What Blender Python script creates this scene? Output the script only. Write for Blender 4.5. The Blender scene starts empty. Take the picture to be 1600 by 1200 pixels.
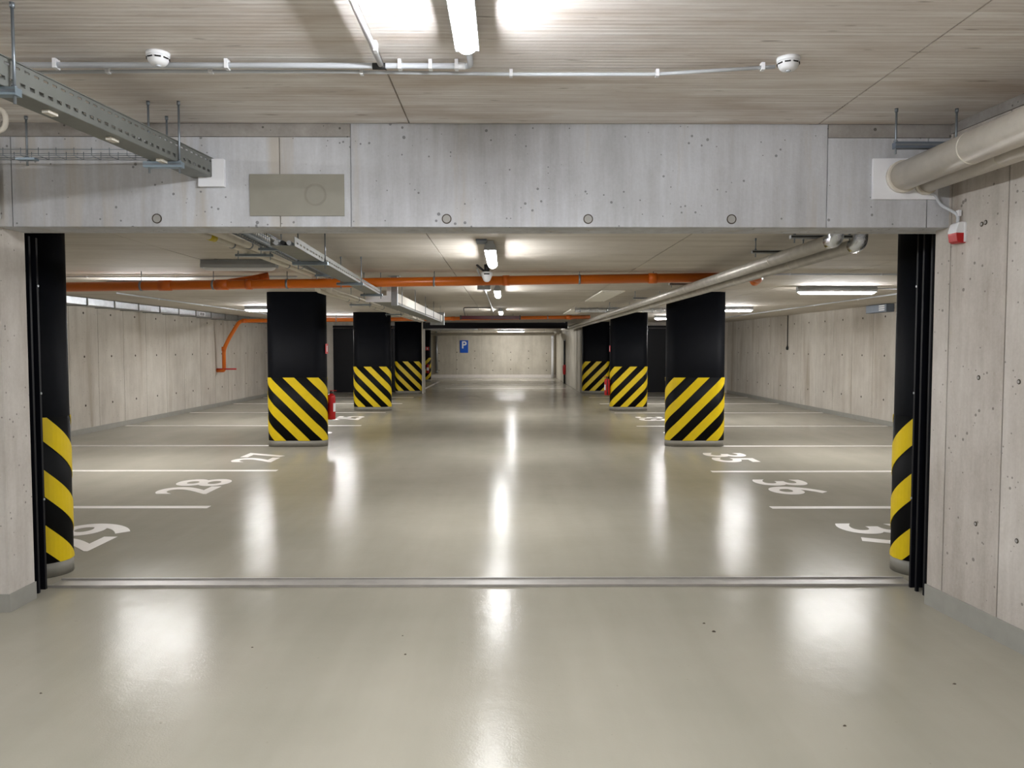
import bpy, bmesh, math, random
from mathutils import Vector, Matrix
random.seed(7)
sc = bpy.context.scene
COL = sc.collection

# ------------------------------------------------------------------ camera, world, exposure
cam_d = bpy.data.cameras.new('camera'); cam = bpy.data.objects.new('camera', cam_d); COL.objects.link(cam)
cam_d.sensor_fit = 'HORIZONTAL'; cam_d.sensor_width = 36.0; cam_d.lens = 27.0
cam_d.clip_start = 0.05; cam_d.clip_end = 200
cam.location = (0, 0, 1.6)
cam.rotation_euler = (math.radians(90) - math.atan(57/1200), 0, -math.atan(8/1200))
sc.camera = cam
world = bpy.data.worlds.new('world'); sc.world = world; world.use_nodes = True
world.node_tree.nodes['Background'].inputs[0].default_value = (0.9, 0.95, 1, 1)
world.node_tree.nodes['Background'].inputs[1].default_value = 0.0
sc.view_settings.view_transform = 'Standard'; sc.view_settings.look = 'None'
sc.view_settings.gamma = 1.0; sc.view_settings.use_curve_mapping = False
sc.view_settings.exposure = 1.2
LAMP_NEAR = 112.0      # emission of the tube lamps in the front bay
LAMP_AISLE = 84.0     # tube lamps over the aisle
LAMP_SIDE = 114.0      # tube lamps over the parking bays
for k, v in (('max_bounces', 10), ('diffuse_bounces', 5), ('glossy_bounces', 4)):
    try: setattr(sc.cycles, k, v)
    except Exception: pass

# ------------------------------------------------------------------ material helpers
def lin(c):
    return tuple(((v/255)/12.92 if v/255 <= 0.04045 else ((v/255+0.055)/1.055)**2.4) for v in c) + (1.0,)
class NT:
    def __init__(s, name):
        s.m = bpy.data.materials.new(name); s.m.use_nodes = True
        s.t = s.m.node_tree; s.b = s.t.nodes['Principled BSDF']
        s.pos = None
    def n(s, typ, **kw):
        o = s.t.nodes.new(typ)
        for k, v in kw.items(): setattr(o, k, v)
        return o
    def l(s, a, b): s.t.links.new(a, b)
    def P(s):
        if s.pos is None: s.pos = s.n('ShaderNodeNewGeometry').outputs['Position']
        return s.pos
    def scaled(s, sx, sy, sz, loc=(0, 0, 0)):
        m = s.n('ShaderNodeMapping'); m.inputs['Scale'].default_value = (sx, sy, sz)
        m.inputs['Location'].default_value = loc
        s.l(s.P(), m.inputs['Vector']); return m.outputs[0]
    def noise(s, vec, scale=1.0, detail=3.0, rough=0.55):
        o = s.n('ShaderNodeTexNoise'); o.inputs['Scale'].default_value = scale
        o.inputs['Detail'].default_value = detail; o.inputs['Roughness'].default_value = rough
        s.l(vec, o.inputs['Vector']); return o.outputs['Fac']
    def rng(s, val, a, b, c=0.0, d=1.0):
        o = s.n('ShaderNodeMapRange'); s.l(val, o.inputs[0])
        for i, v in zip((1, 2, 3, 4), (a, b, c, d)): o.inputs[i].default_value = v
        return o.outputs[0]
    def math(s, op, a, b=None):
        o = s.n('ShaderNodeMath', operation=op)
        for i, v in enumerate((a, b)):
            if v is None: continue
            if isinstance(v, (int, float)): o.inputs[i].default_value = v
            else: s.l(v, o.inputs[i])
        return o.outputs[0]
    def mix(s, fac, a, b, mode='MIX'):
        o = s.n('ShaderNodeMix', data_type='RGBA', blend_type=mode)
        if isinstance(fac, (int, float)): o.inputs[0].default_value = fac
        else: s.l(fac, o.inputs[0])
        for i, v in ((6, a), (7, b)):
            if isinstance(v, tuple): o.inputs[i].default_value = v
            else: s.l(v, o.inputs[i])
        return o.outputs[2]
    def bump(s, h, strength, dist=0.01):
        o = s.n('ShaderNodeBump'); o.inputs['Strength'].default_value = strength
        o.inputs['Distance'].default_value = dist
        s.l(h, o.inputs['Height']); s.l(o.outputs[0], s.b.inputs['Normal'])
    def base(s, v):
        if isinstance(v, tuple): s.b.inputs['Base Color'].default_value = v
        else: s.l(v, s.b.inputs['Base Color'])
M = {}
def plain(name, c, rough=0.5, metal=0.0, spec=0.5, var=0.08, bump=0.0, nscale=9.0):
    t = NT(name); c = lin(c)
    f = t.noise(t.scaled(1, 1, 1), nscale, 4)
    a = tuple(v*(1-var) for v in c[:3]) + (1,); b = tuple(min(1, v*(1+var)) for v in c[:3]) + (1,)
    t.base(t.mix(t.rng(f, 0.3, 0.7), a, b))
    t.b.inputs['Roughness'].default_value = rough; t.b.inputs['Metallic'].default_value = metal
    t.b.inputs['Specular IOR Level'].default_value = spec
    if bump: t.bump(t.noise(t.scaled(1, 1, 1), nscale*8, 3), bump, 0.004)
    M[name] = t.m; return t.m
def concrete(name, light, dark, streak, pores=0.5, stain=None, streakamt=0.6, rough=0.75, bump=0.25, rnd=0.10):
    """cast concrete; streak = scale of the stretched grain on x, y, z"""
    t = NT(name); L, D = lin(light), lin(dark)
    big = t.rng(t.noise(t.scaled(1, 1, 1), 0.8, 4), 0.32, 0.68)
    st = t.noise(t.scaled(*streak), 1.0, 5, 0.65)
    fine = t.noise(t.scaled(1, 1, 1), 55, 3)
    f = t.math('ADD', t.math('MULTIPLY', big, 1-streakamt), t.math('MULTIPLY', t.rng(st, 0.3, 0.7), streakamt))
    mot = t.noise(t.scaled(1, 1, 0.6, (2, 8, 5)), 4.5, 6, 0.7)
    f = t.math('ADD', f, t.math('MULTIPLY', t.math('SUBTRACT', fine, 0.5), 0.35))
    f = t.math('ADD', f, t.math('MULTIPLY', t.math('SUBTRACT', mot, 0.5), 0.9))
    oi = t.n('ShaderNodeObjectInfo')
    f = t.math('ADD', f, t.math('MULTIPLY', t.math('SUBTRACT', oi.outputs['Random'], 0.5), rnd*4))
    col = t.mix(t.rng(f, 0.0, 1.0), D, L)
    if stain:
        s = t.rng(t.noise(t.scaled(streak[0]*0.5, streak[1]*0.5, streak[2]*0.5, (3, 5, 7)), 1.0, 5, 0.6), 0.54, 0.72, 0.0, 0.75)
        col = t.mix(s, col, lin(stain))
    if pores:
        v = t.n('ShaderNodeTexVoronoi'); v.inputs['Scale'].default_value = 21.0
        t.l(t.scaled(1, 1, 1), v.inputs['Vector'])
        r = t.rng(t.noise(t.scaled(1, 1, 1, (9, 2, 4)), 7, 2), 0.40, 0.72, 0.0, 0.24)
        p = t.math('LESS_THAN', v.outputs['Distance'], r)
        col = t.mix(t.math('MULTIPLY', p, pores), col, tuple(v_*0.35 for v_ in D[:3]) + (1,))
    t.base(col); t.b.inputs['Roughness'].default_value = rough
    t.b.inputs['Specular IOR Level'].default_value = 0.3
    t.bump(t.math('ADD', st, t.math('MULTIPLY', fine, 0.5)), bump, 0.006)
    M[name] = t.m; return t.m

concrete('concrete_beam', (206, 208, 213), (166, 166, 168), (11, 11, 0.9), 0.75, (184, 176, 164), 0.55, bump=0.4)
concrete('concrete_band', (170, 166, 162), (128, 122, 116), (6, 6, 6), 0.8, None, 0.6)
concrete('concrete_wall', (208, 203, 194), (176, 169, 159), (5, 5, 0.5), 0.45, (160, 148, 132), 0.5)
concrete('concrete_near_wall', (208, 203, 197), (164, 156, 147), (8, 8, 0.8), 0.7, (144, 130, 115), 0.5, bump=0.4)
concrete('concrete_far_wall', (200, 194, 180), (166, 159, 144), (4, 4, 0.5), 0.3, None, 0.5)
concrete('concrete_ceiling', (206, 200, 190), (180, 173, 162), (0.7, 9, 1), 0.0, (168, 158, 144), 0.55, bump=0.15, rnd=0.03)
def board_ceiling():
    t = NT('board_marked_ceiling')
    g = t.noise(t.scaled(1.3, 42, 1), 1.0, 4, 0.7)
    g2 = t.noise(t.scaled(0.5, 9, 1, (4, 1, 0)), 1.0, 4, 0.6)
    wv = t.n('ShaderNodeTexWave', wave_type='BANDS', bands_direction='Y', wave_profile='SIN')
    wv.inputs['Scale'].default_value = 9.0; wv.inputs['Distortion'].default_value = 0.6
    wv.inputs['Detail'].default_value = 2.0
    t.l(t.scaled(1, 1, 1), wv.inputs['Vector'])
    f = t.math('ADD', t.math('MULTIPLY', t.rng(g, 0.3, 0.7), 0.55), t.math('MULTIPLY', t.rng(g2, 0.3, 0.7), 0.45))
    f = t.math('ADD', f, t.math('MULTIPLY', t.math('SUBTRACT', wv.outputs['Fac'], 0.5), 0.10))
    bl = t.noise(t.scaled(1.1, 4.0, 1, (6, 1, 2)), 1.6, 6, 0.7)
    f = t.math('ADD', f, t.math('MULTIPLY', t.math('SUBTRACT', bl, 0.5), 0.9))
    col = t.mix(t.rng(f, 0.12, 0.88), lin((204, 194, 186)), lin((242, 239, 236)))
    s = t.rng(t.noise(t.scaled(0.9, 3.2, 1, (2, 7, 0)), 1.0, 5), 0.5, 0.7, 0, 0.6)
    col = t.mix(s, col, lin((184, 166, 148)))
    k = t.rng(t.noise(t.scaled(4, 26, 1, (8, 3, 1)), 1.0, 2), 0.68, 0.76, 0, 0.65)   # knots and tears
    col = t.mix(k, col, lin((112, 97, 82)))
    t.base(col); t.b.inputs['Roughness'].default_value = 0.8; t.b.inputs['Specular IOR Level'].default_value = 0.2
    t.bump(t.math('ADD', g, t.math('MULTIPLY', wv.outputs['Fac'], 0.4)), 0.35, 0.006)
    M['board_ceiling'] = t.m
board_ceiling()
def floor_mat():
    t = NT('epoxy_floor')
    big = t.rng(t.noise(t.scaled(0.45, 0.7, 1), 1.0, 4), 0.3, 0.7)
    tra = t.rng(t.noise(t.scaled(2.6, 0.35, 1, (5, 2, 0)), 1.0, 5), 0.35, 0.65)
    f = t.math('ADD', t.math('MULTIPLY', big, 0.6), t.math('MULTIPLY', tra, 0.4))
    col = t.mix(f, lin((148, 144, 131)), lin((166, 161, 148)))
    sp = t.rng(t.noise(t.scaled(1, 1, 1, (1, 4, 0)), 26, 2), 0.74, 0.78, 0, 0.35)
    col = t.mix(sp, col, lin((110, 104, 92)))
    t.base(col)
    r = t.noise(t.scaled(1.6, 1.2, 1), 1.0, 4)
    t.l(t.rng(r, 0.3, 0.7, 0.145, 0.195), t.b.inputs['Roughness'])
    t.b.inputs['IOR'].default_value = 1.5; t.b.inputs['Specular IOR Level'].default_value = 0.045
    h = t.math('ADD', t.noise(t.scaled(1, 1, 1), 7, 3), t.math('MULTIPLY', t.noise(t.scaled(1, 1, 1), 110, 2), 0.30))
    t.bump(h, 0.16, 0.012)
    M['floor'] = t.m
floor_mat()
plain('line_paint', (226, 220, 214), 0.4, var=0.04)
plain('skirting', (150, 149, 142), 0.45, var=0.06)
plain('plinth', (128, 125, 116), 0.5)
plain('black_paint', (8, 10, 16), 0.62, spec=0.12, var=0.15, bump=0.05)
plain('black_rubber', (11, 12, 14), 0.6, spec=0.15, var=0.1)
plain('yellow_rubber', (222, 192, 4), 0.42, var=0.05)
plain('black_metal', (9, 11, 18), 0.5, spec=0.22, var=0.1)
plain('galvanised', (170, 174, 178), 0.38, 0.85, var=0.12, nscale=14)
plain('galv_strut', (150, 166, 178), 0.4, 0.7, var=0.1)
plain('tray_steel', (122, 124, 120), 0.5, 0.35, var=0.06)
plain('slot_dark', (28, 28, 28), 0.8)
plain('rod_steel', (140, 148, 156), 0.4, 0.75)
plain('white_plastic', (232, 233, 236), 0.35, var=0.02)
plain('grey_plastic', (196, 200, 206), 0.4, var=0.03)
plain('white_pipe', (214, 208, 196), 0.4, var=0.05)
plain('white_board', (240, 241, 246), 0.6, var=0.03)
plain('insulation_beige', (210, 203, 192), 0.4, 0.2, var=0.08, bump=0.2)
plain('insulation_foil', (190, 186, 178), 0.4, 0.4, var=0.12, bump=0.3)
plain('bright_foil', (225, 230, 238), 0.12, 1.0, var=0.05, bump=0.9, nscale=12)
plain('patch_paint', (144, 141, 130), 0.6, var=0.05, bump=0.1)
plain('patch_ring', (136, 132, 122), 0.6)
plain('orange_pipe', (206, 104, 15), 0.32, var=0.10, nscale=2)
plain('orange_socket', (204, 98, 12), 0.35, var=0.06)
plain('red_paint', (176, 14, 20), 0.3, var=0.08)
plain('dark_red', (74, 2, 24), 0.35, var=0.05)
plain('red_sign', (196, 60, 62), 0.5)
plain('sign_blue', (16, 84, 190), 0.45, var=0.04)
plain('hole_dark', (70, 62, 54), 0.9)
plain('plug_grey', (158, 156, 152), 0.8)
plain('threshold_steel', (158, 154, 148), 0.4, 0.1, var=0.1)
plain('cable_black', (22, 22, 24), 0.5)
plain('yellow_tag', (196, 176, 30), 0.5)
plain('ceiling_board', (236, 233, 224), 0.7, var=0.04)
plain('wall_box', (104, 114, 128), 0.45, 0.3)
plain('debris', (70, 60, 48), 0.9)
plain('mineral_wool', (150, 124, 80), 0.9, var=0.3, nscale=60)
plain('lamp_housing', (176, 180, 186), 0.4, var=0.03)
def emit(name, c, s):
    t = NT(name); t.base((0.8, 0.8, 0.8, 1))
    t.b.inputs['Emission Color'].default_value = c; t.b.inputs['Emission Strength'].default_value = s
    M[name] = t.m
emit('lamp_near', (0.95, 0.97, 1.0, 1), LAMP_NEAR)
emit('lamp_aisle', (0.99, 0.99, 1.0, 1), LAMP_AISLE)
emit('lamp_side', (1.0, 0.99, 0.985, 1), LAMP_SIDE)

# ------------------------------------------------------------------ geometry helpers
class MB:
    """collects faces of one mesh"""
    def __init__(s): s.v = []; s.f = []; s.sm = []
    def add(s, vs, fs, smooth=False):
        o = len(s.v); s.v += [tuple(v) for v in vs]
        for f in fs: s.f.append(tuple(i+o for i in f)); s.sm.append(smooth)
        return s
    def box(s, x0, x1, y0, y1, z0, z1, rz=0.0, c=None):
        vs = [(x, y, z) for z in (z0, z1) for x, y in ((x0, y0), (x1, y0), (x1, y1), (x0, y1))]
        if rz:
            cx, cy = c if c else ((x0+x1)/2, (y0+y1)/2); ca, sa = math.cos(rz), math.sin(rz)
            vs = [(cx+(x-cx)*ca-(y-cy)*sa, cy+(x-cx)*sa+(y-cy)*ca, z) for x, y, z in vs]
        return s.add(vs, [(3, 2, 1, 0), (4, 5, 6, 7), (0, 1, 5, 4), (1, 2, 6, 5), (2, 3, 7, 6), (3, 0, 4, 7)])
    def cbox(s, x0, x1, y0, y1, z0, z1, b=0.005):
        """box with chamfered edges"""
        bm = bmesh.new(); bmesh.ops.create_cube(bm, size=1)
        for v in bm.verts:
            v.co = Vector(((x0+x1)/2+v.co.x*(x1-x0), (y0+y1)/2+v.co.y*(y1-y0), (z0+z1)/2+v.co.z*(z1-z0)))
        bmesh.ops.bevel(bm, geom=bm.edges[:], offset=b, segments=2, affect='EDGES', profile=0.5)
        bm.verts.index_update()
        s.add([v.co for v in bm.verts], [[v.index for v in f.verts] for f in bm.faces]); bm.free(); return s
    def tube(s, path, r, n=12, caps=True, rb=None):
        P = [Vector(p) for p in path]; rings = []
        t0 = (P[1]-P[0]).normalized()
        u = t0.orthogonal().normalized()
        if abs(t0.z) < 0.9:
            u = Vector((0, 0, 1)) - t0*t0.z; u.normalize()
        rr = r if isinstance(r, (list, tuple)) else [r]*len(P)
        for i, p in enumerate(P):
            a = (P[i]-P[i-1]).normalized() if i else (P[1]-P[0]).normalized()
            b = (P[i+1]-P[i]).normalized() if i < len(P)-1 else a
            t = (a+b).normalized()
            u = (u - t*u.dot(t)).normalized(); w = t.cross(u)
            k = 1/max(0.5, t.dot(a))
            rings.append([p + (u*math.cos(q)+w*math.sin(q))*rr[i] for q in (2*math.pi*j/n for j in range(n))])
        vs = [v for rg in rings for v in rg]; fs = []
        for i in range(len(P)-1):
            for j in range(n):
                fs.append((i*n+j, i*n+(j+1) % n, (i+1)*n+(j+1) % n, (i+1)*n+j))
        s.add(vs, fs, True)
        if caps:
            o = len(s.v)-len(vs)
            s.f += [tuple(o+j for j in reversed(range(n))), tuple(o+(len(P)-1)*n+j for j in range(n))]; s.sm += [False, False]
        return s
    def lathe(s, prof, c, n=20, axis='Z', smooth=True, caps=True):
        """profile of (r, h) turned about an axis through c"""
        vs = []; fs = []
        for r, h in prof:
            for j in range(n):
                q = 2*math.pi*j/n; a, b = r*math.cos(q), r*math.sin(q)
                p = (a, b, h) if axis == 'Z' else ((a, h, b) if axis == 'Y' else (h, a, b))
                vs.append((c[0]+p[0], c[1]+p[1], c[2]+p[2]))
        for i in range(len(prof)-1):
            for j in range(n):
                fs.append((i*n+j, i*n+(j+1) % n, (i+1)*n+(j+1) % n, (i+1)*n+j))
        s.add(vs, fs, smooth)
        o = len(s.v)-len(vs)
        if not caps: return s
        if prof[0][0] > 1e-6: s.f.append(tuple(o+j for j in range(n))); s.sm.append(False)
        if prof[-1][0] > 1e-6: s.f.append(tuple(o+(len(prof)-1)*n+j for j in range(n))); s.sm.append(False)
        return s
    def mesh(s, name):
        me = bpy.data.meshes.new(name); me.from_pydata(s.v, [], s.f)
        me.polygons.foreach_set('use_smooth', s.sm)
        bm = bmesh.new(); bm.from_mesh(me); bmesh.ops.recalc_face_normals(bm, faces=bm.faces[:]); bm.to_mesh(me); bm.free()
        me.update(); return me
    def build(s, name, mat, parent=None, **props):
        return link(name, s.mesh(name), mat, parent, **props)
def link(name, me, mat, parent=None, **props):
    if mat and not me.materials: me.materials.append(M[mat])
    o = bpy.data.objects.new(name, me); COL.objects.link(o)
    if parent: o.parent = parent
    for k, v in props.items(): o[k] = v
    return o
def tag(o, label, cat, group=None, kind=None):
    o['label'] = label
    if cat: o['category'] = cat
    if group: o['group'] = group
    if kind: o['kind'] = kind
    return o
def thing(name, label, cat, loc=(0, 0, 0), group=None, rz=0.0):
    o = bpy.data.objects.new(name, None); COL.objects.link(o); o.location = loc; o.rotation_euler[2] = rz
    o.empty_display_size = 0.1
    return tag(o, label, cat, group)
def struct(name, mb, mat, label, cat='wall'):
    return tag(mb.build(name, mat), label, cat, None, 'structure')
def dup(root, loc, label, rz=None):
    """copies a thing with its parts and sub-parts"""
    r = root.copy(); COL.objects.link(r); r.location = loc; r['label'] = label
    if rz is not None: r.rotation_euler[2] = rz
    for ch in list(root.children):
        c = ch.copy(); COL.objects.link(c); c.parent = r
        for g in list(ch.children):
            d = g.copy(); COL.objects.link(d); d.parent = c
    return r
def fillet(pts, r, n=6):
    """rounds the inner corners of a polyline"""
    P = [Vector(p) for p in pts]; out = [P[0]]
    for i in range(1, len(P)-1):
        a, b = (P[i-1]-P[i]), (P[i+1]-P[i]); k = min(r, a.length*0.49, b.length*0.49)
        p0, p1 = P[i]+a.normalized()*k, P[i]+b.normalized()*k
        for j in range(n+1):
            t = j/n; out.append(p0*(1-t)**2 + P[i]*2*t*(1-t) + p1*t*t)
    out.append(P[-1]); return out
def disc(c, r, axis='Y', n=14, th=0.003):
    ax = {'X': Vector((1, 0, 0)), 'Y': Vector((0, 1, 0)), 'Z': Vector((0, 0, 1))}[axis]
    return MB().tube([Vector(c)-ax*th/2, Vector(c)+ax*th/2], r, n)
def ring(c, r, th, axis='Y', n=20, depth=0.004):
    prof = [(r-th, -depth/2), (r, -depth/2), (r, depth/2), (r-th, depth/2), (r-th, -depth/2)]
    return MB().lathe(prof, c, n, axis, False, False)

# ------------------------------------------------------------------ the setting
ZN, ZB = 2.92, 2.49            # ceiling of the front bay and of the hall behind it
XL, XR = -7.85, 7.80           # side walls of the hall
YG0, YG1 = 4.60, 4.85          # the gate wall with its deep lintel
YF = 40.8                      # end wall
floor = struct('floor', MB().box(-8.2, 8.2, -4.5, 41.3, -0.2, 0.0), 'floor', 'glossy beige epoxy floor of the parking hall', 'floor')
# --- front bay
c1 = struct('ceiling', MB().box(-8.0, 3.9, -4.3, YG0+0.1, ZN+0.02, ZN+0.3), 'board_ceiling', 'board-marked concrete ceiling above the front bay', 'ceiling')
xs = [-8.0, -5.35, -2.95, -0.575, 1.845, 3.9]
for a, b in zip(xs[:-1], xs[1:]):
    MB().box(a+0.004, b-0.004, -4.3, YG0, ZN, ZN+0.022).build('ceiling_slab', 'board_ceiling', c1)
c2 = struct('ceiling', MB().box(-8.2, 8.2, YG1-0.1, 41.3, ZB+0.02, ZB+0.3), 'concrete_ceiling', 'low concrete ceiling of the hall behind the gate', 'ceiling')
xs = [-8.2, -5.6, -3.1, -0.63, 1.45, 4.0, 8.2]; ys = [YG1, 7.35, 9.2, 11.9, 15.0, 18.2, 22.0, 26.7, 33.5, 41.3]
for a, b in zip(xs[:-1], xs[1:]):
    for c, d in zip(ys[:-1], ys[1:]):
        MB().box(a+0.004, b-0.004, c+0.003, d-0.003, ZB, ZB+0.022).build('ceiling_slab', 'concrete_ceiling', c2)
def lintel():
    z0 = 2.313
    w = struct('wall_front', MB().box(-8.0, 2.9, YG0+0.012, YG1, z0, ZN+0.05), 'concrete_beam', 'deep pale concrete lintel over the gate opening', 'lintel')
    P = 'concrete_beam'
    # face panels: (x0, x1, z0, z1)
    for x0, x1, a, b, m in ((-8.0, -2.92, z0, 2.84, P), (-2.92, -1.341, z0, 2.84, P), (-1.341, -0.922, z0, 2.84, P), (-0.922, 1.902, z0, ZN, P),
                            (1.902, 2.50, z0, 2.84, P), (2.50, 2.72, z0, 2.84, P), (-8.0, -0.922, 2.84, ZN, 'concrete_band'), (1.902, 2.72, 2.84, ZN, 'concrete_band')):
        MB().box(x0+0.003, x1-0.003, YG0, YG0+0.013, a+0.002, b-0.002).build('concrete_panel', m, w)
    # cast-in cone plugs along the lower edge
    for x in (-2.07, -0.357, 0.483, 1.336):
        MB().lathe([(0.026, 0.0), (0.024, -0.002), (0.0, -0.002)], (x, YG0-0.001, 2.362), 18, 'Y', False).build('plug', 'plug_grey', w)
        ring((x, YG0-0.001, 2.362), 0.029, 0.006, 'Y', 18, 0.005).build('plug_ring', 'hole_dark', w)
    p = struct('wall_pier', MB().box(-8.0, -3.01, YG0, YG1, 0, 2.313), 'concrete_near_wall', 'concrete pier at the left of the gate opening', 'pier')
    struct('baseboard_pier', MB().box(-8.0, -3.002, YG0-0.008, YG1+0.005, 0, 0.11), 'skirting', 'grey painted skirting around the left gate pier', 'skirting')
    return w
lintel()
# angled wall of the front bay on the right: runs along d from its end at the gate
WA = math.atan(0.097)
def wr(t, off=0.0, z=0.0):
    """point on the angled wall, t metres from its gate end towards the viewer, off = into the room"""
    dx, dy = math.sin(WA), -math.cos(WA)
    return Vector((2.622 + dx*t - math.cos(WA)*off, 4.72 + dy*t - math.sin(WA)*off, z))
def wall_slab(t0, t1, o0, o1, z0, z1):
    m = MB(); vs = []
    for z in (z0, z1): vs += [wr(t0, o0, z), wr(t1, o0, z), wr(t1, o1, z), wr(t0, o1, z)]
    return m.add(vs, [(3, 2, 1, 0), (4, 5, 6, 7), (0, 1, 5, 4), (1, 2, 6, 5), (2, 3, 7, 6), (3, 0, 4, 7)])
wn = struct('wall_near_right', wall_slab(0, 9.0, -0.30, -0.012, 0, ZN+0.1), 'concrete_near_wall', 'rough concrete wall beside the gate on the right')
ts = [0.0, 0.145, 0.60, 1.05, 1.6, 2.1, 2.6, 3.6, 4.6, 5.6, 6.6, 7.6, 9.0]
for a, b in zip(ts[:-1], ts[1:]):
    wall_slab(a+0.004, b-0.004, -0.014, 0.0, 0.02, 2.86).build('concrete_panel', 'concrete_near_wall', wn)
wall_slab(0, 9, -0.014, 0.0, 2.864, ZN).build('rough_band', 'concrete_band', wn)
for t, z in ((0.40, 2.29), (0.43, 2.295), (0.41, 1.43), (0.71, 1.42), (0.73, 0.58), (0.42, 0.60), (0.73, 2.33)):
    c = wr(t, 0.001, z); MB().tube([c, wr(t, 0.003, z)], [0.014, 0.012], 10).build('tie_hole', 'hole_dark', wn); MB().tube([wr(t, 0.003, z), wr(t, 0.004, z)], 0.008, 10).build('tie_plug', 'plug_grey', wn)
struct('baseboard_right', wall_slab(0, 9.0, -0.01, 0.012, 0, 0.125), 'skirting', 'grey painted skirting along the angled right wall', 'skirting')
struct('wall_near_left', MB().box(-8.2, -7.9, -4.5, YG0, 0, ZN+0.1), 'concrete_near_wall', 'concrete side wall of the front bay, out of view on the left')
struct('wall_rear', MB().box(-8.2, 3.9, -4.6, -4.3, 0, ZN+0.1), 'concrete_near_wall', 'concrete wall behind the viewer')
struct('wall_gate_right', MB().box(2.74, 8.1, 4.73, 4.86, 0, 2.9), 'concrete_wall', 'concrete wall behind the right gate rail')
# --- hall side walls, panel by panel
def side_wall(name, x, s, label, y0, y1, start, step):
    w = struct(name, MB().box(min(x, x+s*0.3), max(x, x+s*0.3), y0, y1, 0, ZB+0.1), 'concrete_wall', label)
    y = start; ms = {}; holes = []
    while y < y1:
        e = min(y+step, y1)
        me = ms.get(round(e-y, 3))
        if me is None:
            me = MB().box(-0.011, 0.011, 0.006, e-y-0.006, 0.015, ZB).mesh('concrete_panel'); ms[round(e-y, 3)] = me
        o = link('concrete_panel', me, 'concrete_wall', w); o.location = (x, y, 0)
        for z in (0.52, 1.43, 2.24): holes.append((y+step*0.5, z))
        y = e
    hm = None
    for hy, z in holes:
        if hy > 26 or hy < 8: continue
        if hm is None: hm = disc((0, 0, 0), 0.022, 'X', 8, 0.004).mesh('tie_hole')
        o = link('tie_hole', hm, 'hole_dark', w); o.location = (x-s*0.0125, hy, z)
    nm = 'baseboard_' + name.split('_')[1]
    struct(nm, MB().box(min(x-s*0.02, x), max(x-s*0.02, x), y0, y1, 0, 0.10), 'skirting', 'grey skirting along the ' + name.split('_')[1] + ' wall of the hall', 'skirting')
    return w
side_wall('wall_left', XL, -1, 'concrete panel wall along the left parking bays', YG1, 27.1, 5.0, 0.98)
side_wall('wall_right', XR, 1, 'concrete panel wall along the right parking bays', YG1, 27.1, 5.3, 1.0)
# --- cross walls at the second gate, corridor and end wall
struct('wall_cross_left', MB().box(-8.1, -2.93, 27.1, 27.3, 0, ZB+0.1), 'concrete_wall', 'concrete cross wall left of the far gate')
struct('wall_cross_right', MB().box(2.62, 8.1, 27.1, 27.3, 0, ZB+0.1), 'concrete_wall', 'concrete cross wall right of the far gate')
struct('trim_1', MB().box(-2.945, -2.90, 26.62, 27.32, 0, ZB), 'concrete_wall', 'pale jamb at the left of the far gate', 'jamb')
cw = struct('wall_corridor_right', MB().box(2.62, 2.9, 27.0, YF, 0, ZB+0.1), 'concrete_far_wall', 'pale wall along the right of the passage behind the far gate')
for y in (28.6, 31.0, 33.4, 35.8, 38.2): MB().box(2.606, 2.622, y+0.008, y+2.392, 0.02, ZB).build('concrete_panel', 'concrete_far_wall', cw)
struct('wall_corridor_left', MB().box(-8.4, -8.1, 27.2, YF, 0, ZB+0.1), 'concrete_far_wall', 'concrete side wall behind the far gate, on the left')
wf = struct('wall_far', MB().box(-8.4, 2.9, YF, YF+0.3, 0, ZB+0.1), 'concrete_far_wall', 'concrete end wall of the garage with the parking sign')
for k in range(8):
    x = -8.1 + k*1.35
    MB().box(x+0.012, min(x+1.338, 2.6), YF-0.02, YF+0.002, 0.02, ZB).build('concrete_panel', 'concrete_far_wall', wf)
for k in range(7):
    for z in (0.45, 0.95, 1.35):
        disc((-3.6 + k*0.95, YF-0.022, z+0.06*((k*7) % 3-1)), 0.026, 'Y', 8, 0.004).build('tie_hole', 'hole_dark', wf)
struct('baseboard_far', MB().box(-8.1, 2.6, YF-0.05, YF-0.02, 0, 0.16), 'line_paint', 'pale kerb along the foot of the end wall', 'kerb')

# --- painted floor markings (parts of the floor)
def line(x0, x1, y, w=0.11, label=None):
    o = MB().box(x0, x1, y-w/2, y+w/2, 0.0, 0.0015).build('parking_line', 'line_paint', floor)
    o['label'] = label or 'white parking line'
for y in (7.66, 9.95, 12.50, 15.72, 18.9, 21.9, 24.6): line(XL+0.05, -2.99, y)
for y in (7.60, 9.83, 12.39, 15.55, 18.75, 21.8, 24.6): line(2.64, XR-0.05, y)
line(-6.5, -3.13, 4.47, 0.12)
for y in (30.0, 33.5, 37.2): line(-2.4, 2.3, y, 0.10)
o = MB().add([(-3.25, 27.6, 0.0015), (-3.12, 27.6, 0.0015), (-3.12, 36, 0.0015), (-3.25, 36, 0.0015)], [(0, 1, 2, 3)]).build('parking_line', 'line_paint', floor)
o['label'] = 'white parking line'
def text_mesh(s, size, bold=0.0, depth=0.0):
    cu = bpy.data.curves.new('lettering', 'FONT'); cu.body = s; cu.size = size; cu.align_x = 'CENTER'; cu.align_y = 'CENTER'
    cu.offset = bold; cu.extrude = depth
    o = bpy.data.objects.new('lettering', cu); COL.objects.link(o)
    dg = bpy.context.evaluated_depsgraph_get(); dg.update()
    me = bpy.data.meshes.new_from_object(o.evaluated_get(dg)); bpy.data.objects.remove(o); bpy.data.curves.remove(cu)
    me.materials.clear(); return me
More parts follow.
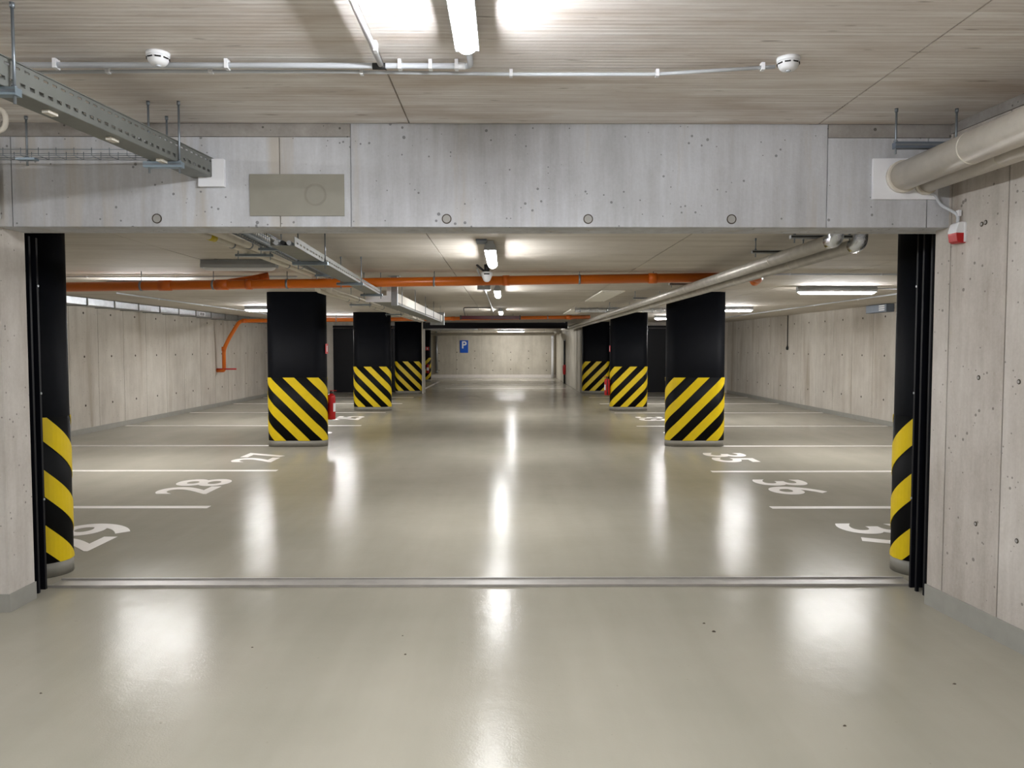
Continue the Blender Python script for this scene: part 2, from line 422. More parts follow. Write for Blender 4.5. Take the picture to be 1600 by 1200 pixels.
def number(s, x, y, side, h=0.62, w=0.95):
    me = text_mesh(s, 1.0, 0.022)
    xs_ = [v.co.x for v in me.vertices]; ys_ = [v.co.y for v in me.vertices]
    cx, cy = (min(xs_)+max(xs_))/2, (min(ys_)+max(ys_))/2; kx, ky = w/(max(xs_)-min(xs_)), h/(max(ys_)-min(ys_))
    for v in me.vertices: v.co = ((v.co.x-cx)*kx, (v.co.y-cy)*ky, 0)
    o = link('space_number', me, 'line_paint', floor)
    o.location = (x, y, 0.002); o.rotation_euler[2] = math.pi/2 if side < 0 else -math.pi/2
    o['label'] = 'white painted number ' + s
for s, y in (('29', 6.46), ('28', 8.82), ('27', 11.15), ('26', 14.1), ('25', 17.4), ('24', 20.4)): number(s, -3.59, y, -1)
for s, y in (('37', 6.42), ('36', 8.75), ('35', 11.1), ('34', 14.0), ('33', 17.2), ('32', 20.3)): number(s, 3.25, y, 1)
# ------------------------------------------------------------------ gate threshold and guide rails
t = thing('gate_threshold', 'flat grey metal sill strip across the floor under the gate', 'threshold', (0, 5.155, 0))
MB().box(-3.06, 2.74, -0.085, 0.085, 0, 0.006).build('base_strip', 'threshold_steel', t)
for y in (-0.085, 0.07): MB().box(-3.06, 2.74, y, y+0.015, 0.006, 0.016).build('lip', 'threshold_steel', t)
def guide_rail(x, s, label):
    t = thing('gate_guide_rail', label, 'guide rail', (x, 4.97, 0), 'gate guide rails')
    H = 2.31 if s < 0 else 2.49
    MB().box(min(0, s*0.15), max(0, s*0.15), 0.065, 0.085, 0, H).build('back_flange', 'black_metal', t)
    MB().box(min(0, s*0.15), max(0, s*0.15), -0.105, -0.085, 0, H).build('front_flange', 'black_metal', t)
    MB().box(min(s*0.13, s*0.15), max(s*0.13, s*0.15), -0.085, 0.065, 0, H).build('web', 'black_metal', t)
    MB().box(min(-s*0.006, s*0.012), max(-s*0.006, s*0.012), -0.02, 0.0, 0, H).build('lip', 'black_metal', t)
    for z in (0.6, 1.3, 2.0):
        disc((-s*0.002, 0.075, z), 0.008, 'X', 8, 0.006).build('bolt', 'galvanised', t)
guide_rail(-3.055, -1, 'black steel gate rail between left concrete pier and striped column')
guide_rail(2.69, 1, 'black steel gate rail between right wall and striped column')

# ------------------------------------------------------------------ black columns with warning stripes
CW, CR = 0.95, 0.18             # width, end radius
STR = CW - 2*CR; PER = 2*STR + 2*math.pi*CR
def cap_pt(s, off=0.0):
    """point on the rounded column outline; s from the middle of its front towards +x; y of the front = 0"""
    s = s % PER; r = CR+off; h = STR/2
    if s <= h: return (s, -off)
    s -= h
    if s <= math.pi*CR:
        a = s/CR - math.pi/2; return (h+r*math.cos(a), CR+r*math.sin(a))
    s -= math.pi*CR
    if s <= STR: return (h-s, 2*CR+off)
    s -= STR
    if s <= math.pi*CR:
        a = math.pi/2 + s/CR; return (-h+r*math.cos(a), CR+r*math.sin(a))
    s -= math.pi*CR
    return (-h+s, -off)
def outline(off):
    k = []; n = 14
    k += [cap_pt(STR/2 + math.pi*CR*i/n, off) for i in range(n+1)]
    k += [cap_pt(STR/2 + math.pi*CR + STR + math.pi*CR*i/n, off) for i in range(n+1)]
    return k
def prism(o, z0, z1):
    n = len(o); m = MB()
    m.add([(x, y, z0) for x, y in o] + [(x, y, z1) for x, y in o], [(i, (i+1) % n, n+(i+1) % n, n+i) for i in range(n)], True)
    m.f += [tuple(range(n)), tuple(range(n, 2*n))]; m.sm += [False, False]
    return m
ST, SB, SP = 1.118, 0.10, PER/6
def stripe_mesh(k, s, ph=0.0):
    """one yellow band wrapped round the column; s = +1 falls towards +x"""
    a = -0.193 + ph + SP*k; w = 0.186; H = ST-SB
    ss = sorted(set([a, a+w, a+H, a+w+H] + [a+(w+H)*i/44 for i in range(45)]))
    m = MB(); vs = []; fs = []
    for q in ss:
        lo = max(SB, ST-(q-a)); hi = min(ST, ST-(q-a-w)); hi = max(hi, lo)
        x, y = cap_pt(q, 0.007); xi, yi = cap_pt(q, 0.003)
        vs += [(s*x, y, lo), (s*x, y, hi), (s*xi, yi, lo), (s*xi, yi, hi)]
    for i in range(len(ss)-1):
        b = i*4
        fs += [(b, b+4, b+5, b+1), (b+2, b+3, b+7, b+6), (b, b+2, b+6, b+4), (b+1, b+5, b+7, b+3)]
    m.add(vs, fs, True)
    me = bpy.data.meshes.new('yellow_stripe'); me.from_pydata(m.v, [], m.f); me.validate(); me.update(); me.materials.append(M['yellow_rubber']); return me
def make_column(s, label, loc, ph=0.0):
    t = thing('parking_column', label, 'column', loc, 'black columns with yellow and black bumper stripes')
    prism(outline(0.0), 0.0, ZB).build('shaft', 'black_paint', t)
    prism(outline(0.004), 0.0, SB).build('plinth', 'plinth', t)
    b = prism(outline(0.003), SB, ST).build('bumper_sleeve', 'black_rubber', t)
    for k in range(6): link('yellow_stripe', stripe_mesh(k, s, ph), None, b)
    return t
cl = make_column(1, 'striped black column nearest to the gate, left of the aisle behind it', (-3.405, 12.33, 0))
dup(cl, (-3.42, 19.38, 0), 'second striped black column left of the aisle')
dup(cl, (-3.42, 26.6, 0), 'third striped black column on the left, at the far gate jamb')
make_column(1, 'striped black column end at the left edge of the gate opening', (-3.115-CW/2, 5.25, 0), 0.05)
cr = make_column(-1, 'striped black column nearest to the gate, right of the aisle under the foil pipes', (3.062, 12.30, 0))
dup(cr, (3.10, 19.36, 0), 'second striped black column right of the aisle')
dup(cr, (3.10, 26.6, 0), 'third striped black column on the right, at the passage wall')
make_column(-1, 'striped black column end at the right edge of the gate opening', (2.775+CW/2, 5.25, 0), 0.05)
dup(cr, (-4.05, 36.0, 0), 'small distant striped column behind the far gate, holding a red extinguisher')

# ------------------------------------------------------------------ far gate: header and sliding doors
t = thing('gate_header', 'long black steel header box across the far gate', 'header', (0, 26.75, 0))
MB().cbox(-2.9, 2.06, -0.1, 0.1, 2.262, 2.462, 0.01).build('box', 'black_metal', t)
MB().box(2.02, 2.10, -0.12, 0.12, 2.25, 2.49).build('end_bracket', 'black_metal', t)
MB().box(-2.9, -2.82, -0.12, 0.12, 2.25, 2.49).build('end_bracket', 'black_metal', t)
for k in range(6): MB().tube([(-2.3+k*0.85, 0, 2.46), (-2.3+k*0.85, 0, ZB)], 0.008, 6).build('hanger', 'rod_steel', t)
def slide_door(name, x0, x1, label, s):
    t = thing(name, label, 'door', ((x0+x1)/2, 27.06, 0)); w = (x1-x0)/2
    n = 3
    for k in range(n):
        a = -w + 2*w*k/n; MB().cbox(a+0.004, a+2*w/n-0.004, -0.03, 0.03, 0.02, 2.28, 0.006).build('leaf_panel', 'black_metal', t)
    MB().box(-w, w, -0.05, 0.03, 2.29, 2.37).build('track', 'black_metal', t)
    return t
slide_door('sliding_door', -6.10, -2.99, 'black sliding gate leaf parked left of the far gate', -1)
slide_door('sliding_door', 3.0, 6.9, 'black sliding gate leaf parked right of the far gate', 1)
t = thing('door_post', 'narrow black steel post beside the left parked gate leaf', 'post', (-6.39, 27.05, 0))
MB().cbox(-0.06, 0.06, -0.04, 0.04, 0, 2.40, 0.006).build('post', 'black_metal', t)
MB().cbox(-0.09, 0.09, -0.045, 0.045, 0, 0.02, 0.004).build('foot_plate', 'black_metal', t)

# ------------------------------------------------------------------ tube lamps
def lamp(label, x, y, zc, along, L, mat, lit=True, group='tube lamps on the ceilings'):
    """zc = ceiling height; long axis on x or y"""
    t = thing('tube_lamp', label, 'lamp', (x, y, zc), group, math.pi/2 if along == 'y' else 0.0)
    h = L/2
    n = 10
    hs = MB()                     # spine carrying the tube, skirts shaped to cut its glow on the ceiling
    pr = [(-0.049, -0.081), (-0.049, -0.052), (-0.030, -0.020), (-0.024, -0.004), (0.024, -0.004), (0.030, -0.020), (0.049, -0.052), (0.049, -0.081)]
    k = len(pr); vs = [(-h, a, b) for a, b in pr] + [(h, a, b) for a, b in pr]
    hs.add(vs, [(i, (i+1) % k, k+(i+1) % k, k+i) for i in range(k)] + [tuple(range(k)), tuple(range(k, 2*k))])
    hs.build('housing', 'lamp_housing', t)
    df = MB(); hd = h-0.012; n = 16; zc_ = -0.068
    a0, a1 = math.radians(-18), math.radians(-162)
    pr = [(0.046*math.cos(a0+(a1-a0)*i/n), 0.046*math.sin(a0+(a1-a0)*i/n)) for i in range(n+1)]
    secs = [(-hd, 0.35), (-hd+0.012, 0.72), (-hd+0.035, 0.95), (-hd+0.06, 1.0), (hd-0.06, 1.0), (hd-0.035, 0.95), (hd-0.012, 0.72), (hd, 0.35)]
    k = n+1; vs = []
    for xx, q in secs: vs += [(xx, a*q, zc_+b*q) for a, b in pr]
    fs = [(i*k+j, i*k+j+1, (i+1)*k+j+1, (i+1)*k+j) for i in range(len(secs)-1) for j in range(n)]
    fs += [(i*k+n, i*k, (i+1)*k, (i+1)*k+n) for i in range(len(secs)-1)]
    fs += [tuple(range(k)), tuple((len(secs)-1)*k+j for j in range(k))]
    df.add(vs, fs, True); df.build('diffuser', mat, t)
    for s in (-1, 1):
        MB().box(s*h-0.006, s*h+0.006, -0.028, 0.028, -0.085, -0.004).build('end_cap', 'lamp_housing', t)
        MB().box(s*h*0.6-0.015, s*h*0.6+0.015, -0.035, 0.035, -0.012, 0.0).build('ceiling_bracket', 'galvanised', t)
    return t
lamp('bright tube lamp on the front bay ceiling above the white conduits', -0.165, 2.66, ZN, 'y', 1.24, 'lamp_near')
lamp('tube lamp on the front bay ceiling behind the viewer', -0.165, -2.2, ZN, 'y', 1.24, 'lamp_near')
lamp('tube lamp over the left of the front bay, out of view', -4.6, 1.0, ZN, 'y', 1.24, 'lamp_near')
lamp('nearest lit tube lamp over the aisle, just behind the lintel', -0.14, 7.05, ZB, 'y', 1.24, 'lamp_aisle')
lamp('second lit tube lamp over the aisle, seen below the orange pipe', -0.14, 11.65, ZB, 'y', 1.24, 'lamp_aisle')
lamp('third lit tube lamp over the aisle, above the dark red bar', -0.14, 18.0, ZB, 'y', 1.24, 'lamp_aisle')
lamp('lit tube lamp over the left bays, hidden behind the orange pipe', -4.75, 10.35, ZB, 'x', 1.15, 'lamp_side')
lamp('lit tube lamp over the left bays, peeping out beside the nearest left column', -5.05, 16.6, ZB, 'x', 1.15, 'lamp_side')
lamp('lit tube lamp between the first two left columns', -4.72, 21.4, ZB, 'x', 1.15, 'lamp_side')
lamp('long lit tube lamp over the right bays nearest the gate', 4.80, 11.2, ZB, 'x', 1.15, 'lamp_side')
lamp('lit tube lamp peeping out right of the nearest right column', 4.76, 16.7, ZB, 'x', 1.15, 'lamp_side')
lamp('lit tube lamp peeping out left of the nearest right column', 4.68, 21.4, ZB, 'x', 1.15, 'lamp_side')
lamp('lit tube lamp across the ceiling near the end wall', 0.2, 38.5, ZB, 'x', 1.35, 'lamp_side')
lamp('tube lamp over the passage behind the far gate header', 0.2, 30.5, ZB, 'y', 1.24, 'lamp_aisle')
u = lamp('unlit grey tube lamp above the orange pipe on the left', -2.71, 7.85, ZB, 'x', 0.76, 'white_plastic')

# ------------------------------------------------------------------ front bay: conduits, detectors
def conduit(name, label, cat, path, r, mat, clips=(), clip_mat='white_plastic', n=10, fr=0.05, zc=None, sleeves=()):
    t = thing(name, label, cat, path[0])
    o = Vector(path[0]); P = fillet([Vector(p)-o for p in path], fr)
    MB().tube(P, r, n).build('tube', mat, t)
    for c in clips:
        c = Vector(c)-o; k = MB().box(c.x-0.008, c.x+0.008, c.y-r-0.006, c.y+r+0.006, c.z-r-0.004, c.z+r+0.012)
        k.build('clip', clip_mat, t)
    for a, b in sleeves:
        MB().tube([Vector(a)-o, Vector(b)-o], r+0.003, n).build('sleeve', 'white_plastic', t)
    return t
yc, zc = 3.59, ZN-0.03
conduit('conduit', 'thick white conduit along the ceiling, ending in a bend to the lamp', 'conduit',
        [(-3.2, yc, zc), (-0.18, yc, zc), (-0.165, yc-0.02, zc), (-0.165, 3.29, zc)], 0.0135, 'grey_plastic',
        [(x, yc, zc) for x in (-2.06, -1.28, -0.49, -0.35, -0.23)], fr=0.03, sleeves=[((-0.24, yc, zc), (-0.19, yc, zc))])
conduit('conduit', 'thin grey conduit sagging along the ceiling between the two smoke detectors', 'conduit',
        [(-3.2, yc+0.13, zc), (-2.4, yc+0.10, zc), (-1.66, yc+0.075, zc), (-0.8, yc+0.075, zc), (0.0, yc+0.105, zc), (0.7, yc+0.10, zc), (1.234, yc+0.0, zc)], 0.0085, 'grey_plastic',
        [(x, y, zc) for x, y in ((-1.86, yc+0.07), (-1.38, yc+0.063), (-0.68, yc+0.082), (0.02, yc+0.105), (0.71, yc+0.098), (1.18, yc+0.012))])
conduit('conduit', 'white conduit running towards the viewer along the ceiling seam', 'conduit',
        [(-0.575, yc-0.02, zc), (-0.575, 1.2, zc)], 0.0135, 'white_plastic', [(-0.565, 3.38, zc)])
conduit('conduit_coupling', 'small dark gap coupling where the white conduits meet', 'coupling', [(-0.615, yc, zc-0.002), (-0.555, yc, zc-0.002)], 0.0155, 'cable_black', n=10)
def detector(label, x, y, zc, s=1.0):
    t = thing('smoke_detector', label, 'smoke detector', (x, y, zc), 'smoke detectors')
    MB().lathe([(0.0, 0.0), (0.052*s, 0.0), (0.052*s, -0.014*s), (0.049*s, -0.016*s)], (0, 0, 0), 24).build('base', 'white_plastic', t)
    MB().lathe([(0.050*s, -0.015*s), (0.047*s, -0.03*s), (0.040*s, -0.045*s), (0.030*s, -0.054*s), (0.0, -0.056*s)], (0, 0, 0), 24).build('dome', 'white_plastic', t)
    for k in range(8):
        a = 2*math.pi*(k+0.5)/8; c = Vector((0.047*s*math.cos(a), 0.047*s*math.sin(a), -0.028*s)); tn = Vector((-math.sin(a), math.cos(a), 0))*0.013*s
        MB().tube([c-tn, c+tn], 0.0035*s, 6).build('slot', 'slot_dark', t)
    MB().lathe([(0.0, -0.056*s), (0.012*s, -0.056*s), (0.011*s, -0.060*s), (0.0, -0.061*s)], (0, 0, 0), 12).build('cap', 'grey_plastic', t)
detector('white smoke detector on the ceiling above the perforated cable tray', -1.565, 3.523, ZN, 0.98)
detector('white smoke detector at the right end of the thin conduit', 1.286, 3.565, ZN, 1.0)

# ------------------------------------------------------------------ front bay: perforated cable tray (left)
TA = Vector((-1.728, 4.62, 0)); TD = Vector((-0.118, -1.0, 0)).normalized()     # right edge at the lintel, direction to the viewer
TL = 3.4; TW = 0.12; TZ0, TZ1 = 2.600, 2.708
t = thing('cable_tray', 'grey perforated steel cable tray hanging in the front bay, top left', 'cable tray', (TA.x, TA.y, TZ0), None, math.atan2(TD.y, TD.x))
# local: x along the tray towards the viewer, y to the side (away from the aisle = -y after rotation)
sgn = -1
H = TZ1-TZ0; pitch = 0.052; nslot = int(TL/pitch)
def slotted_side(y, th):
    """side sheet with two rows of real slots"""
    m = MB(); rows = [(0.0, 0.022), (0.022, 0.037), (0.037, H-0.024), (H-0.024, H-0.015), (H-0.015, H)]
    for i, (a, b) in enumerate(rows):
        if i in (1, 3):
            off = 0.0 if i == 1 else pitch/2
            x = 0.0
            for k in range(nslot+1):
                x1 = min(k*pitch+0.018+off, TL); m.box(x if k == 0 else k*pitch+off-0.006, x1, y, y+th, a, b)
        else: m.box(0, TL, y, y+th, a, b)
    return m
slotted_side(-0.0015, 0.003).build('side_rail', 'tray_steel', t)
slotted_side(sgn*TW-0.0015, 0.003).build('side_rail', 'tray_steel', t)
MB().box(0, TL, min(0, sgn*TW), max(0, sgn*TW), -0.002, 0.0015).build('bottom', 'tray_steel', t)
for s in (0, sgn*TW): MB().box(0, TL, s-0.008, s+0.008, H-0.001, H+0.003).build('rolled_edge', 'tray_steel', t)
for k in range(4): MB().box(0.45+k*0.42, 0.51+k*0.42, sgn*TW*0.3, sgn*TW*0.55, -0.016, -0.002).build('joint_clip', 'white_pipe', t)
for k in range(3): MB().tube([(0, sgn*(0.03+0.03*k), 0.017), (TL, sgn*(0.03+0.03*k), 0.017)], 0.013, 8).build('cable', 'cable_black' if k else 'grey_plastic', t)
def hanger(label, rods, x0, x1, y, z, zc, h=0.03, mat='galv_strut', rr=0.006, front=-1, grp='strut brackets on threaded rods'):
    t = thing('strut_hanger', label, 'hanger', ((x0+x1)/2, y, z), grp); cx = (x0+x1)/2
    MB().box(x0-cx, x1-cx, -0.021, 0.021, -h, 0).build('strut', mat, t)
    MB().box(x0-cx, x1-cx, front*0.021-0.002, front*0.021+0.002, -h*0.66, -h*0.33).build('strut_slot', 'slot_dark' if mat == 'galvanised' else 'rod_steel', t)
    for x in rods:
        MB().tube([(x-cx, 0, -h-0.03), (x-cx, 0, zc-z)], rr, 8).build('rod', 'rod_steel', t)
        MB().tube([(x-cx, 0, 0), (x-cx, 0, 0.01)], rr*1.9, 6).build('nut', 'rod_steel', t)
        MB().tube([(x-cx, 0, zc-z-0.02), (x-cx, 0, zc-z)], rr*1.6, 8).build('anchor', 'rod_steel', t)
hanger('pale blue strut on a rod under the near end of the perforated tray', [-1.895], -2.30, -1.88, 3.02, 2.597, ZN)
hanger('pale blue strut on rods under the far end of the perforated tray', [-1.762, -1.925], -1.95, -1.745, 4.20, 2.597, ZN)
t = thing('fire_seal_board', 'white fire-stop frame around the cable tray where it enters the lintel', 'seal board', (-1.79, YG0-0.012, 2.66))
MB().box(-0.02, 0.13, -0.02, 0.011, -0.115, -0.06).build('lower_strip', 'white_board', t)
MB().box(0.06, 0.13, -0.02, 0.011, -0.06, 0.045).build('side_strip', 'white_board', t)
# wire basket along the lintel
t = thing('wire_basket_tray', 'thin steel wire basket tray running along the lintel, top left', 'cable tray', (-3.1, 4.42, 2.685))
for y, z in ((0.0, 0.035), (0.0, 0.0), (0.05, 0.0), (0.10, 0.0), (0.10, 0.035)): MB().tube([(-0.6, y, z), (1.13, y, z)], 0.0022, 5).build('long_wire', 'rod_steel', t)
for k in range(17):
    x = -0.55+0.1*k; MB().tube([(x, 0.0, 0.045), (x, 0.0, 0.0), (x, 0.10, 0.0), (x, 0.10, 0.045)], 0.0022, 5).build('cross_wire', 'rod_steel', t)
hanger('short strut on rods carrying the wire basket under the left ceiling corner', [-2.745], -2.80, -2.69, 4.47, 2.682, ZN, h=0.012, rr=0.006)
hanger('short strut on a rod behind the perforated tray, holding the wire basket', [-1.945], -2.04, -1.86, 4.47, 2.682, ZN, h=0.02, mat='rod_steel')
# conduit loop and riser at the left edge
conduit('conduit_loop', 'pale flexible conduit making a U-bend at the top left edge', 'conduit', [(-3.4, 4.22, 2.885), (-2.70, 4.22, 2.885), (-2.70, 4.22, 2.765), (-3.4, 4.22, 2.765)], 0.014, 'white_pipe', fr=0.06)
conduit('conduit', 'short white riser conduit on the lintel at the left edge', 'conduit', [(-3.0, YG0-0.022, 2.80), (-3.0, YG0-0.022, 2.36)], 0.02, 'white_plastic')
# ------------------------------------------------------------------ lintel: painted patch, pipes on the right
t = thing('painted_patch', 'olive grey rectangular patch with a faint circle on the lintel', 'panel', (-1.24, YG0-0.003, 2.50))
MB().box(-0.279, 0.279, -0.004, 0.003, -0.122, 0.122).build('coat', 'patch_paint', t)
ring((0.108, -0.005, 0.002), 0.066, 0.012, 'Y', 28, 0.003).build('circle', 'patch_ring', t)
t = thing('fire_seal_board', 'large white board around the two lagged pipes at the right of the lintel', 'seal board', (2.36, YG0-0.001, 2.60))
MB().cbox(-0.195, 0.195, -0.018, 0.0, -0.122, 0.118, 0.003).build('board', 'white_board', t)
def lag_pipe(label, a, b, r, mat):
    t = thing('lagged_pipe', label, 'pipe', a, 'lagged pipes entering the lintel'); d = Vector(b)-Vector(a)
    MB().tube([(0, 0, 0), d], r, 28).build('jacket', mat, t)
    for k in range(1, 6):
        p = d*(k/6.0); n_ = d.normalized()*0.006; MB().tube([p-n_, p+n_], r+0.0015, 28).build('tape_seam', 'white_pipe', t)
    MB().tube([d.normalized()*0.0, d.normalized()*0.03], r+0.012, 24).build('collar', 'white_pipe', t)
lag_pipe('thick beige lagged pipe entering the white board, upper of the pair', (2.335, YG0-0.019, 2.607), (2.335+0.10, 0.6, 2.62), 0.083, 'insulation_beige')
lag_pipe('thinner beige lagged pipe entering the white board, lower of the pair', (2.475, YG0-0.019, 2.565), (2.475+0.22, 0.6, 2.57), 0.052, 'insulation_beige')
hanger('dark strut on rods above the beige lagged pipes', [2.155, 2.49], 2.145, 2.51, 4.30, 2.735, ZN, h=0.034, mat='wall_box')
# alarm sounder with its cable
c = wr(0.235, 0.0, 2.27)
t = thing('alarm_sounder', 'red and white alarm sounder on the wall beside the gate, right', 'alarm', c, None, math.atan2(-math.sin(WA)*1, -1*math.cos(WA)))
# local +x points into the room
m = MB(); prof = [(0.0, -0.055), (0.03, -0.055), (0.05, -0.03), (0.055, 0.0), (0.0, 0.0)]
def extr(pr, y0, y1):
    k = len(pr); mm = MB()
    return mm.add([(a, y0, b) for a, b in pr] + [(a, y1, b) for a, b in pr], [(i, (i+1) % k, k+(i+1) % k, k+i) for i in range(k)] + [tuple(range(k)), tuple(range(k, 2*k))])
extr([(0, -0.065), (0.035, -0.065), (0.052, -0.055), (0.058, -0.02), (0.058, -0.008), (0, -0.008)], -0.036, 0.036).build('red_lens', 'red_paint', t)
extr([(0, -0.008), (0.058, -0.008), (0.06, 0.0), (0.045, 0.045), (0.03, 0.055), (0, 0.055)], -0.037, 0.037).build('housing', 'white_plastic', t)
extr([(0, -0.06), (0.012, -0.06), (0.012, 0.05), (0, 0.05)], -0.041, 0.041).build('back_plate', 'white_plastic', t)
cp = [c + Vector((-0.025, 0, 0.05)), c + Vector((-0.022, 0.0, 0.10)), Vector((2.565, 4.585, 2.45)), Vector((2.545, 4.585, 2.50)), Vector((2.49, 4.575, 2.525))]
conduit('alarm_cable', 'grey cable curving from the lagged pipes down to the alarm sounder', 'cable', [tuple(p) for p in cp], 0.009, 'grey_plastic', [tuple(c+Vector((-0.02, 0.0, 0.105)))], fr=0.06)

# ------------------------------------------------------------------ orange drain pipes
def collar_set(t, xs_, y, zf, r, zc):
    for x in xs_:
        z = zf(x)
        ring_ = MB().tube([(x-0.012, y, z), (x+0.012, y, z)], r+0.005, 20); ring_.build('pipe_clamp', 'rod_steel', t)
        MB().tube([(x, y, z+r), (x, y, zc)], 0.0055, 6).build('rod', 'rod_steel', t)
t = thing('drain_pipe', 'long orange plastic drain pipe across the ceiling in front of the first columns', 'pipe')
YO = 9.05; zf = lambda x: 2.385 + 0.0155*x; R0 = 0.054
MB().tube([(-7.6, YO, zf(-7.6)), (2.75, YO, zf(2.75))], R0, 24).build('pipe', 'orange_pipe', t)
for x0, x1 in ((-3.40, -3.26), (-3.05, -2.98), (-4.06, -3.92), (1.66, 1.76), (-0.05, 0.03)):
    MB().tube([(x0, YO, zf(x0)), (x1, YO, zf(x1))], R0+0.007, 24).build('socket', 'orange_socket', t)
MB().tube(fillet([(2.74, YO, zf(2.74)), (2.92, YO, zf(2.9)-0.0), (3.0, YO+0.12, zf(3)+0.0), (3.0, YO+0.28, zf(3)-0.03)], 0.1), R0+0.004, 20).build('elbow', 'orange_socket', t)
b = MB().tube([(-3.35, YO, zf(-3.3)), (-3.02, YO+0.10, 2.40), (-2.88, YO+0.14, 2.43)], [0.05, 0.05, 0.05], 18).build('branch', 'orange_socket', t)
MB().tube([(-2.93, YO+0.13, 2.415), (-2.83, YO+0.16, 2.435)], 0.058, 18).build('socket', 'orange_socket', b)
collar_set(t, (-5.9, -4.27, -3.43, -2.57, -0.85, 0.85, 1.72), YO, zf, R0, ZB)
t = thing('drain_pipe', 'far orange drain pipe crossing the hall and dropping down the left wall', 'pipe')
YP = 20.8; z2 = lambda x: 2.397 + 0.011*x
MB().tube(fillet([(2.25, YP, z2(2.25)), (-7.2, YP, z2(-7.2)), (-7.5, YP, 1.84), (-7.64, YP, 1.55), (-7.64, YP, 1.05)], 0.12), 0.05, 18).build('pipe', 'orange_pipe', t)
for a, b_ in (((-7.13, YP, z2(-7.2)), (-7.02, YP, z2(-7.1))), ((-7.64, YP, 1.62), (-7.64, YP, 1.5)), ((-1.5, YP, z2(-1.5)), (-1.4, YP, z2(-1.4))), ((1.6, YP, z2(1.6)), (1.75, YP, z2(1.75)))):
    MB().tube([a, b_], 0.058, 18).build('socket', 'orange_socket', t)
MB().tube(fillet([(-7.64, YP, 1.08), (-7.64, YP, 0.98), (-7.86, YP, 0.98)], 0.06), 0.05, 16).build('elbow', 'orange_socket', t)
MB().tube([(-7.83, YP-0.03, 1.02), (-7.30, YP-0.03, 1.02)], 0.02, 10).build('wall_bracket', 'red_paint', t)
collar_set(t, (-6.3, -4.6, -1.9, -0.4, 1.1), YP, z2, 0.05, ZB)

# ------------------------------------------------------------------ pipes and trays on the left of the aisle
def run_pipe(label, x, zs, r, mat, y0, y1, yj):
    t = thing('white_pipe', label, 'pipe', (x, y0, zs[0]), 'white pipes over the left of the aisle')
    MB().tube(fillet([(0, 0, 0), (0, yj-y0, 0), (0, yj-y0+0.1, zs[1]-zs[0]), (0, y1-y0, zs[1]-zs[0])], 0.05), r, 14).build('pipe', mat, t)
    MB().tube([(0, yj-y0+0.02, -0.02), (0, yj-y0+0.1, zs[1]-zs[0]+0.0)], r+0.007, 14).build('elbow', mat, t)
    for y in (6.4, 8.0, 11.0, 13.2, 15.6, 18.0):
        z = (zs[0] if y < yj else zs[1])-zs[0]
        MB().tube([(0, y-y0-0.012, z), (0, y-y0+0.012, z)], r+0.004, 14).build('clamp', 'rod_steel', t)
    return t
wp = run_pipe('white pipe over the left bays, outer one of the pair', -2.27, (2.447, 2.285), 0.028, 'white_pipe', 4.86, 20.2, 9.19)
run_pipe('white pipe over the left bays, inner one of the pair', -2.13, (2.447, 2.285), 0.033, 'white_pipe', 4.86, 19.6, 9.17)
MB().tube([(0, 1.04, 0), (0, 1.16, 0)], 0.030, 14).build('yellow_tag', 'yellow_tag', wp)
for y in (6.75, 11.6, 15.0):
    z = (2.447 if y < 9 else 2.285)
    hanger('strut under the pair of white pipes at %s' % {6.75: 'the unlit lamp', 11.6: 'the second lamp', 15.0: 'the far end'}[y], [-2.34, -2.06], -2.36, -2.04, y, z-0.034, ZB, h=0.022, rr=0.004)
# mesh tray beside the pipes
def mesh_tray(label, a, b, z0, w2, h, step=0.06):
    """wire tray on the ground line a - b"""
    d = Vector(b)-Vector(a); L = d.length; w = w2/2
    t = thing('mesh_cable_tray', label, 'cable tray', (a[0], a[1], z0), None, math.atan2(d.y, d.x)-math.pi/2)
    for x, z in ((-w, h), (-w, h*0.5), (-w, 0), (0, 0), (w, 0), (w, h*0.5), (w, h)): MB().tube([(x, 0, z), (x, L, z)], 0.003, 5).build('long_wire', 'rod_steel', t)
    me = MB().tube([(-w, 0, h), (-w, 0, 0), (w, 0, 0), (w, 0, h)], 0.003, 5).mesh('cross_wire')
    for k in range(int(L/step)):
        o = link('cross_wire', me, 'rod_steel', t); o.location = (0, 0.02+k*step, 0)
    MB().tube([(w*0.4, 0, h*0.75), (w*0.4, L, h*0.75)], 0.014, 10).build('white_cable', 'white_plastic', t)
    for k in range(2): MB().tube([(-w*0.5+k*w*0.5, 0, 0.014), (-w*0.5+k*w*0.5, L, 0.014)], 0.010, 8).build('cable', 'grey_plastic' if k else 'cable_black', t)
mesh_tray('steel mesh cable tray between the white pipes and the solid tray', (-1.80, 4.87), (-1.985, 8.85), 2.385, 0.13, 0.06)
hanger('strut bracket on rods under the mesh tray behind the lintel', [-1.935, -1.775], -1.95, -1.76, 6.1, 2.381, ZB, h=0.02, rr=0.004)
hanger('strut bracket on rods under the mesh tray beside the orange pipe', [-2.04, -1.88], -2.055, -1.865, 8.3, 2.381, ZB, h=0.02, rr=0.004)
DA, DB = Vector((-1.41, 4.87, 0)), Vector((-1.61, 9.4, 0)); d = DB-DA; L = d.length
t = thing('cable_tray', 'solid steel cable tray passing under the orange pipe left of the aisle', 'cable tray', (DA.x, DA.y, 2.238), None, math.atan2(d.y, d.x)-math.pi/2)
MB().box(-0.075, 0.075, 0, L, 0, 0.003).build('bottom', 'tray_steel', t)
